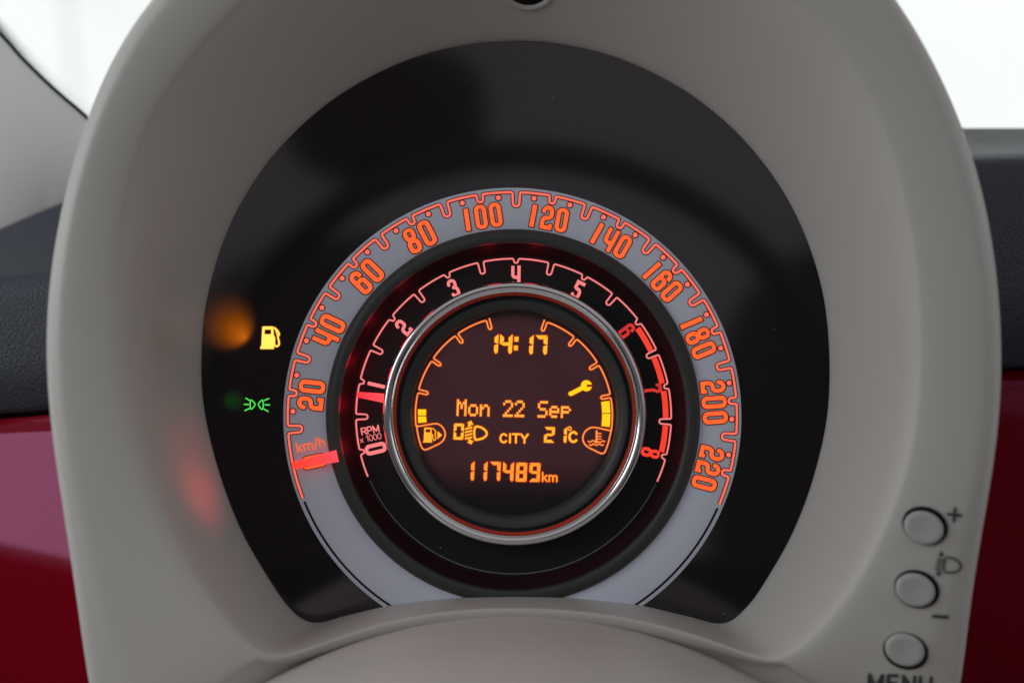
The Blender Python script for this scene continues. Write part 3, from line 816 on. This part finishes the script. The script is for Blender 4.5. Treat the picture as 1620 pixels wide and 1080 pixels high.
# --- warning lamps on the mask
def lamp_icon(name, shapes, mats, label, bl):
    mb = MB()
    for s_ in shapes: fill(mb, s_, imgz(1.6), 0, 0, .3); fill(mb, s_, imgz(.9+random.random()*.25), bl, 1, .5)
    o = mb.build(name, [M[q] for q in mats], CL); o['label'] = label
k6 = lambda x, y: (380+x/6.75, -(500+y/6.75))
body = poly([k6(248, 122), k6(343, 122), k6(348, 335), k6(238, 335)], 1.7)-poly([k6(264, 146), k6(327, 146), k6(327, 190), k6(262, 190)], .6)
hose = path([k6(x, y) for x, y in smooth_pts([(366, 125), (398, 155), (416, 195), (402, 218), (414, 275), (412, 305), (388, 322), (366, 305), (364, 235), (352, 208)], 4)], 2.3)
lamp_icon('low_fuel_lamp', [body | poly([k6(222, 326), k6(353, 326), k6(353, 344), k6(222, 344)], .8) | hose | path([k6(366, 125), k6(382, 150), k6(398, 205)], 1.6)], ['pump_lit', 'pump_halo'], 'lit yellow fuel pump warning lamp', .9)
sh = []
for pts in (((112, 897), (130, 902), (160, 940), (130, 984), (112, 986), (106, 940)), ((240, 899), (222, 903), (194, 940), (220, 986), (238, 991), (247, 945))):
    q = smooth_pts(list(pts), 3, True); q.append(q[0]); sh.append(path([k6(*p) for p in q], 1.4))
for a, b_ in (((60, 875), (101, 898)), ((42, 940), (88, 941)), ((50, 1006), (99, 985)), ((258, 899), (306, 878)), ((265, 945), (314, 947)), ((252, 989), (298, 1016))):
    sh.append(path([k6(*a), k6(*b_)], 1.55))
lamp_icon('side_light_lamp', sh, ['park_lit', 'park_halo'], 'lit green side light warning lamp', .8)

# --- a few dust specks
M['dust'] = plastic('dust', (.35, .35, .37, 1), .9, .1)
for px, py, r in ((875.5, 155, 1.5), (697, 866, 1.1), (1146, 970, 1.2), (604, 352, .9), (1010, 210, .8), (520, 640, .9), (735, 128, .7), (1225, 520, .8)):
    vs = [P(px, py, 2.2)]+[P(px+r*math.cos(2*math.pi*k/7)*(1+.25*math.sin(3*k)), py+r*math.sin(2*math.pi*k/7), .2) for k in range(7)]
    mesh_obj('dust_speck', vs, [(0, 1+k, 1+(k+1) % 7) for k in range(7)], M['dust'], mask)

# --- buttons and printed marks on the right of the hood
def decal(shape, px, py, ang, k, name, mat, parent, lab=None):
    ca, sa = math.cos(math.radians(ang)), math.sin(math.radians(ang)); mb = MB()
    tf = lambda x, y: on_hood(px+k*(x*ca-y*sa), py-k*(x*sa+y*ca), 2.2)[0]
    fill(mb, shape, tf, 0, 0, .8); o = mb.build(name, [mat], parent)
    if lab: o['label'] = lab
    return o
for (bx, by) in ((1461, 834), (1447.5, 932), (1431, 1026)):
    pos, nr = on_hood(bx, by, 0)
    q = nr.to_track_quat('Z', 'Y').to_matrix()
    up = Vector((0, 0, 1)); ax = (up-nr*up.dot(nr)).normalized(); rt = ax.cross(nr).normalized()
    a = math.radians(-22); e1 = (rt*math.cos(a)+ax*math.sin(a)); e2 = nr.cross(e1).normalized()
    bt = MB(); n = 48
    prof = [(1.0, -14), (1.0, 3), (.97, 6.2), (.91, 8.2), (.80, 8.8), (.55, 7.8), (.25, 7.0), (0.001, 6.8)]
    vs = []
    for r, h in prof:
        for i in range(n):
            t = 2*math.pi*i/n; vs.append(pos+e1*(28.5*r*math.cos(t)*S)+e2*(23.5*r*math.sin(t)*S)+nr*h*S)
    fs = [(j*n+i, j*n+(i+1) % n, (j+1)*n+(i+1) % n, (j+1)*n+i) for j in range(len(prof)-1) for i in range(n)]
    bo = mesh_obj('button', vs, fs, M['button'], CL)
    # dark gap round the button, its edge shifted to paint a shadow
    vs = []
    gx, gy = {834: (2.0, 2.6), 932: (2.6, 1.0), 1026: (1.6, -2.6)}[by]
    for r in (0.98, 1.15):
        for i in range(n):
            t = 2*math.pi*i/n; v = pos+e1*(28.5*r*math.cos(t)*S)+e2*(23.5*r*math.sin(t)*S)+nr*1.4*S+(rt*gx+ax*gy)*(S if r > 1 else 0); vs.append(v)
    mesh_obj('button_gap_shade', vs, [(i, (i+1) % n, n+(i+1) % n, n+i) for i in range(n)], M['gap'], bo)
decal(rrect(-12, -2.2, 12, 2.2, .5) | rrect(-2.2, -12, 2.2, 12, .5), 1509.5, 813.5, -6, 1, 'plus_mark', M['mark_ink'], hood)
decal(rrect(-13, -2.4, 13, 2.4, .5), 1487, 974, -4, 1, 'minus_mark', M['mark_ink'], hood)
dpath = smooth_pts([(-4, 11), (10, 11), (20, 4), (22, -2), (16, -10), (4, -13), (-4, -12), (-6, 0)], 4, True); dpath.append(dpath[0])
ic = path(dpath, 3.0) | rrect(-19, 5, -8, 8) | rrect(-19.5, -.5, -8.5, 2.5) | rrect(-20, -6, -9, -3) | rrect(-20, -11.5, -9, -8.5) | poly([(-18, 12), (-8, 12), (-13, 22)]) | poly([(-18, -14), (-8, -14), (-13, -23)])
decal(ic, 1499, 892, -8, .95, 'headlight_mark', M['mark_ink'], hood)
x = 0; sh = None
for ch in 'MENU':
    for p in LT[ch][0]:
        q = path([(a+x, b) for a, b in p], 2.0); sh = q if sh is None else sh | q
    x += LT[ch][1]+3.6
decal(sh, 1374, 1090, -3, 2.5, 'menu_mark', M['mark_ink'], hood)

# --- screw recess in the top of the hood
pos, nr = on_hood(836, 2, 0)
cpos, cn = on_hood(836, -16, 0)
up = Vector((0, 0, 1)); ax = (up-cn*up.dot(cn)).normalized(); rt = ax.cross(cn).normalized(); n = 48
prof = [(44, -1), (41, 3.5), (37, 5), (33, 3.0), (30, -2), (29, -10), (0.1, -10)]
def disc(prof, name, mat, parent, lift=0):
    vs = [cpos+rt*(r*math.cos(2*math.pi*i/n)*S)+ax*(r*.95*math.sin(2*math.pi*i/n)*S)+cn*(h+lift)*S for r, h in prof for i in range(n)]
    return mesh_obj(name, vs, [(j*n+i, j*n+(i+1) % n, (j+1)*n+(i+1) % n, (j+1)*n+i) for j in range(len(prof)-1) for i in range(n)], mat, parent)
disc(prof[:6], 'screw_boss', M['hood'], hood)
disc([(31, 1.2), (20, 1.0), (.1, 1.0)], 'screw_hole', M['gap'], hood)

# ================================================================== steering column cover in front of the lip
vs = []; fs = []; NX, NZ = 60, 30
prof = [(132, 260), (112, 60), (102, 22), (104, 8), (112, 1.5), (124, 0), (150, 0)]+[(150+k*70, 0) for k in range(1, 12)]
xs = [(-760+1520*i/NX) for i in range(NX+1)]
for x in xs:
    for z, dr in prof:
        yv = -(412+6.8e-4*x*x)-dr-(z-124)*0.015*(z > 124)
        vs.append(Vector((x*S+0.0004, -z*S, yv*S)))
m_ = len(prof)
for i in range(NX):
    for k in range(m_-1): fs.append((i*m_+k, i*m_+k+1, (i+1)*m_+k+1, (i+1)*m_+k))
cov = mesh_obj('column_cover', vs, fs, M['cover'])
tag(cov, 'domed beige-grey steering column cover below the dials', 'column cover')

# ================================================================== dashboard
DB = empty('dashboard'); tag(DB, 'dark textured dashboard with glossy red panels behind the cluster', 'dashboard')
# stations: x, back edge y, roll y, bottom y
DS = [(-420, 540, 470, 690), (0, 362, 438, 655), (95, 322, 429, 647), (200, 283, 415, 640), (380, 222, 380, 630), (800, 203, 300, 610), (1300, 203, 262, 592), (1600, 203, 250, 582), (1900, 203, 246, 572), (2600, 205, 246, 566)]
fine = catm(DS, closed=False, n=5); vs = []; fs = []
def dprof(y0, y1, y2): return [(y0, -400), (y0+(y1-y0)*.45, -330), (y0+(y1-y0)*.75, -255), (y1-7, -190), (y1+1, -168), (y1+12, -157), (y1+40, -150), (y1+(y2-y1)*.6, -152), (y2-8, -158), (y2-1, -170), (y2+1, -230)]
for st in fine:
    for y, z in dprof(st[1], st[2], st[3]): vs.append(P(st[0], y, z))
m_ = 11
for i in range(len(fine)-1):
    for k in range(m_-1): fs.append((i*m_+k, i*m_+k+1, (i+1)*m_+k+1, (i+1)*m_+k))
mesh_obj('top_pad', vs, fs, M['pad'], DB)
vs = []; fs = []
for st in fine:
    for y, z in ((st[3]-15, -215), (st[3]+40, -215)): vs.append(P(st[0], y, z))
for i in range(len(fine)-1): fs.append((2*i, 2*i+1, 2*i+3, 2*i+2))
mesh_obj('shadow_gap', vs, fs, M['gap'], DB)
def red_panel(x0, x1, yaw, name, y_off, pitch0, pitch1):
    """glossy curved panel; integrates a surface whose normal turns from pitch0 (top) to pitch1 (bottom)"""
    vs = []; fs = []; nx, ny = 16, 24
    for i in range(nx+1):
        x = x0+(x1-x0)*i/nx
        st = min(fine, key=lambda s_: abs(s_[0]-x)); yb = np.interp(x, [s_[0] for s_ in fine], [s_[3] for s_ in fine])+y_off
        zz = -195+(x-x0)*0+math.tan(math.radians(yaw))*(x-(x0+x1)/2)
        top = P(x, yb, zz); y = 0; zc = 0
        vs.append(top+Vector((0, 16*S, -1*S))); vs.append(top+Vector((0, 5*S, .4*S)))
        for j in range(ny+1):
            t = j/ny; vs.append(top+Vector((0, -zc*S, -y*S-1.5*S)))
            pa = math.radians(pitch0+(pitch1-pitch0)*(t-.00042*(x-57)*(yaw > 0))); dl = 800/ny
            y += dl*math.cos(pa); zc += dl*math.sin(pa)
    m_ = ny+3
    for i in range(nx):
        for k in range(m_-1): fs.append((i*m_+k, i*m_+k+1, (i+1)*m_+k+1, (i+1)*m_+k))
    return mesh_obj(name, vs, fs, M['red_paint'], DB)
red_panel(-420, 240, 18, 'red_panel', 8, 21, -27)['label'] = 'red panel left of the cluster, its top reflecting the window'
red_panel(1200, 2300, 0, 'red_panel', 3, 6, -14)['label'] = 'dark red panel right of the cluster'

# ================================================================== windscreen and pillar trim
WS = empty('windscreen'); tag(WS, 'windscreen glass with dotted border beside the pillar', 'windscreen')
p0 = Vector((0, 900*S, -100*S)); nrm = Vector((0, -math.cos(math.radians(60)), -math.sin(math.radians(60)))).normalized()
nrm = Vector((0.0, 0.80, 0.60)).normalized()
def on_ws(px, py, lift=0):
    o = Vector((0, -D*S, 0)); d = (P(px, py, 0)-o).normalized(); q = Vector((0, 400*S, 490*1.16*S))
    t = (q-o).dot(nrm)/d.dot(nrm); return o+d*t-nrm*lift*S
m, nt, b = newmat('windscreen_glass'); nt.nodes.remove(b)
tr = nt.nodes.new('ShaderNodeBsdfTransparent'); tr.inputs[0].default_value = (.97, .985, .98, 1); gl = nt.nodes.new('ShaderNodeBsdfGlossy'); gl.inputs['Roughness'].default_value = .02
fr = nt.nodes.new('ShaderNodeFresnel'); fr.inputs[0].default_value = 1.45; mx = nt.nodes.new('ShaderNodeMixShader')
nt.links.new(fr.outputs[0], mx.inputs[0]); nt.links.new(tr.outputs[0], mx.inputs[1]); nt.links.new(gl.outputs[0], mx.inputs[2]); nt.links.new(mx.outputs[0], nt.nodes['Material Output'].inputs[0])
M['glass'] = m
cs = [on_ws(-900, 420), on_ws(2500, 420), on_ws(2300, -700), on_ws(-700, -700)]
cs2 = [c+nrm*20*S for c in cs]
mesh_obj('glass_pane', cs+cs2, [(0, 1, 2, 3), (7, 6, 5, 4), (0, 4, 5, 1), (1, 5, 6, 2), (2, 6, 7, 3), (3, 7, 4, 0)], M['glass'], WS, smooth=False)
edge = [(-400, -395), (-200, -165), (0, 53), (30, 87), (65, 122), (100, 154), (133, 182), (200, 245)]
edgef = smooth_pts(edge, 5)
mb = MB(); d_ = 0; 
L = [0]
for a, b_ in zip(edgef, edgef[1:]): L.append(L[-1]+math.hypot(b_[0]-a[0], b_[1]-a[1]))
s_ = 0
while s_ < L[-1]-5:
    x = np.interp(s_, L, [p[0] for p in edgef]); y = np.interp(s_, L, [p[1] for p in edgef])
    x2 = np.interp(s_+2, L, [p[0] for p in edgef]); y2 = np.interp(s_+2, L, [p[1] for p in edgef])
    tx, ty = (x2-x)/2, (y2-y)/2; nx_, ny_ = ty, -tx
    fade = max(.25, min(1, (900-s_)/330)) if s_ < 900 else .25
    for r_ in range(5):
        rr = (2.7-.42*r_)*max(.4, fade)
        if rr < .25: continue
        cxp = x+nx_*(3+r_*3.6)+tx*(2.2*(r_ % 2)); cyp = y+ny_*(3+r_*3.6)+ty*(2.2*(r_ % 2))
        mb.add([on_ws(cxp+rr*math.cos(t), cyp+rr*math.sin(t), 1) for t in [2*math.pi*k/8 for k in range(8)]], [tuple(range(8))])
    s_ += 5.2
fo = mb.build('dot_band', [M['frit']], WS); fo['kind'] = 'stuff'

PL = empty('pillar_trim'); tag(PL, 'pale grey windscreen pillar trim left of the cluster', 'pillar trim')
vs = []; fs = []; 
lowe = [(-700, 760), (0, 368), (100, 322), (170, 300)]
n = len(edgef)
for i, (x, y) in enumerate(edgef):
    lx = x-30; ly = np.interp(x, [-400, 0, 100, 260], [560, 378, 332, 300])+8
    for k in range(13):
        u = k/12; bul = math.sin(math.pi*min(1, u*1.0))*60-8*math.exp(-u*30)
        vs.append(P(x+(lx-x)*u, y+(ly-y)*u, -318-110*u))
for i in range(n-1):
    for k in range(12): fs.append((i*13+k, i*13+k+1, (i+1)*13+k+1, (i+1)*13+k))
mesh_obj('trim_panel', vs, fs, M['pillar'], PL)
vs = []; fs = []
for i, (x, y) in enumerate(edgef):
    a = edgef[max(0, i-1)]; c = edgef[min(n-1, i+1)]; tx, ty = c[0]-a[0], c[1]-a[1]; l = math.hypot(tx, ty); tx /= l; ty /= l
    for k in range(7):
        an = math.pi*k/6; vs.append(P(x+ty*3.2*math.cos(an), y-tx*3.2*math.cos(an), -314+5*math.sin(an)))
for i in range(n-1):
    for k in range(6): fs.append((i*7+k, i*7+k+1, (i+1)*7+k+1, (i+1)*7+k))
mesh_obj('rubber_seal', vs, fs, M['seal'], PL)

# ================================================================== added unseen lamps standing in for the cluster's stray light
def lamp_at(name, px, py, z, e, col, rad=6): return point(name, P(px, py, z), e, col, rad*S)
spot('needle_glow_helper', P(470, 735, 120), P(318, 784, 80), 0.0115, (1, .05, .06), 26*S, 46)  # added spots throwing the needle's red glow onto the hood wall
spot('needle_glow_helper', P(470, 725, 120), P(330, 738, 80), 0.0065, (1, .06, .07), 14*S, 70)
for q in range(14):
    r_ = 5+4.6*q
    spot('fuel_glow_helper', P(334-3.4*q, 532-2.6*q, 140+q), P(378-3*q, 532-2*q, 0), 0.0000021*r_*r_*(1.02-q/14)**2.2, (1, .25, .006), r_*S, 46)  # added spots whose mirrored discs build up the orange glow
for q in range(4):
    spot('side_glow_helper', P(334, 641, 90+2*q), P(365, 640, 0), 0.00002*(6+4*q)**2/150, (.02, 1, .05), (6+4*q)*S, 40)  # added spots for the faint green glow on the panel
for a, e in ((176, .0020), (190, .0016), (161, .0018), (146, .0012), (130, .0007), (98, .0007), (82, .0007), (66, .0001), (2, .00005), (-14, .00005)):
    lamp_at('well_glow_helper', SCX+262*math.cos(math.radians(a)), SCY-262*math.sin(math.radians(a)), -4, e*.55, (1, .02, .05), 15)  # added red point lamps that redden the tachometer well
# ================================================================== the cabin behind the camera (mirrored faintly in the glossy panel)
M['seat'] = plastic('seat_fabric', (0.07, 0.055, 0.06, 1), 0.85, .2, 0.3, 400, bdist=.001)
M['wheel'] = plastic('wheel_leather', (0.06, 0.055, 0.056, 1), 0.5, .4, .3, 900, bdist=.0003)
M['floor'] = plastic('floor_carpet', (0.02, 0.02, 0.021, 1), 0.95, .1)
fl = mesh_obj('cabin_floor', [(-0.75, -2.2, -.62), (2.1, -2.2, -.62), (2.1, .5, -.62), (-.75, .5, -.62), (-0.75, -2.2, -.66), (2.1, -2.2, -.66), (2.1, .5, -.66), (-.75, .5, -.66)],
              [(0, 1, 2, 3), (7, 6, 5, 4), (0, 4, 5, 1), (1, 5, 6, 2), (2, 6, 7, 3), (3, 7, 4, 0)], M['floor'], smooth=False)
tag(fl, 'dark carpeted cabin floor', 'floor', kind='structure')
def pad_mesh(name, cx, cy, cz, w_, h_, t_, parent, e=3.5, lean=-.25):
    vs = []; fs = []; a_, b_ = 40, 20
    sp_ = lambda v, p: math.copysign(abs(v)**p, v)
    for i in range(b_+1):
        ph = math.pi*(i/b_-.5)
        for j in range(a_):
            th_ = 2*math.pi*j/a_
            x = w_*sp_(math.cos(ph), 2/e)*sp_(math.cos(th_), 2/e); y = t_*sp_(math.cos(ph), 2/e)*sp_(math.sin(th_), 2/e); z = h_*sp_(math.sin(ph), 2/e)
            vs.append((cx+x, cy+y+lean*z, cz+z))
    for i in range(b_):
        for j in range(a_): fs.append((i*a_+j, i*a_+(j+1) % a_, (i+1)*a_+(j+1) % a_, (i+1)*a_+j))
    return mesh_obj(name, vs, fs, M['seat'], parent)
def seat(x, name_, lab, dx=0.0, hz=.25):
    t = empty(name_, (0, 0, 0)); tag(t, lab, 'seat')
    pad_mesh('backrest', x, -1.02, -.24, .25, .35, .08, t); pad_mesh('headrest', x+dx, -1.13, hz, .105, .075, .06, t, 2.8); pad_mesh('seat_cushion', x, -.72, -.50, .26, .07, .28, t, 3.5, 0)
seat(-.10, 'driver_seat', 'dark fabric driver seat behind the camera', -.03, .235)
seat(.44, 'passenger_seat', 'dark fabric passenger seat right of the driver seat', 0, .25)
# doors under the side windows
for x, on, nm in ((-.80, 'driver_door', 'dark trimmed driver door left of the seat'), (1.45, 'passenger_door', 'dark trimmed passenger door on the far right')):
    t = empty(on); tag(t, nm, 'door')
    pad_mesh('door_panel', x, -.75, -.33, .04, .31, .85, t, 8, 0); pad_mesh('armrest', x+(.05 if x < 0 else -.05), -.8, -.22, .05, .03, .30, t, 4, 0)
# steering wheel the photograph looks through
t = empty('steering_wheel'); tag(t, 'black leather steering wheel in front of the cluster', 'steering wheel')
wc = Vector((.004, -.345, -.080)); vs = []; fs = []; n1_, n2_ = 96, 14
for i in range(n1_):
    a = 2*math.pi*i/n1_
    for j in range(n2_):
        b_ = 2*math.pi*j/n2_; r_ = .180+.0080*math.cos(b_); y_ = .0100*math.sin(b_)
        vs.append((wc.x+r_*math.cos(a), wc.y+y_-.25*r_*math.sin(a)*0, wc.z+r_*math.sin(a)))
for i in range(n1_):
    for j in range(n2_): fs.append((i*n2_+j, i*n2_+(j+1) % n2_, ((i+1) % n1_)*n2_+(j+1) % n2_, ((i+1) % n1_)*n2_+j))
mesh_obj('rim', vs, fs, M['wheel'], t)
pad_mesh('hub', wc.x, wc.y+.02, wc.z-.045, .065, .045, .02, t, 3, 0)
for sx_ in (-1, 1): pad_mesh('spoke', wc.x+sx_*.12, wc.y+.015, wc.z-.045, .068, .012, .008, t, 4, 0)
pad_mesh('spoke', wc.x, wc.y+.015, wc.z-.13, .014, .05, .008, t, 4, 0)
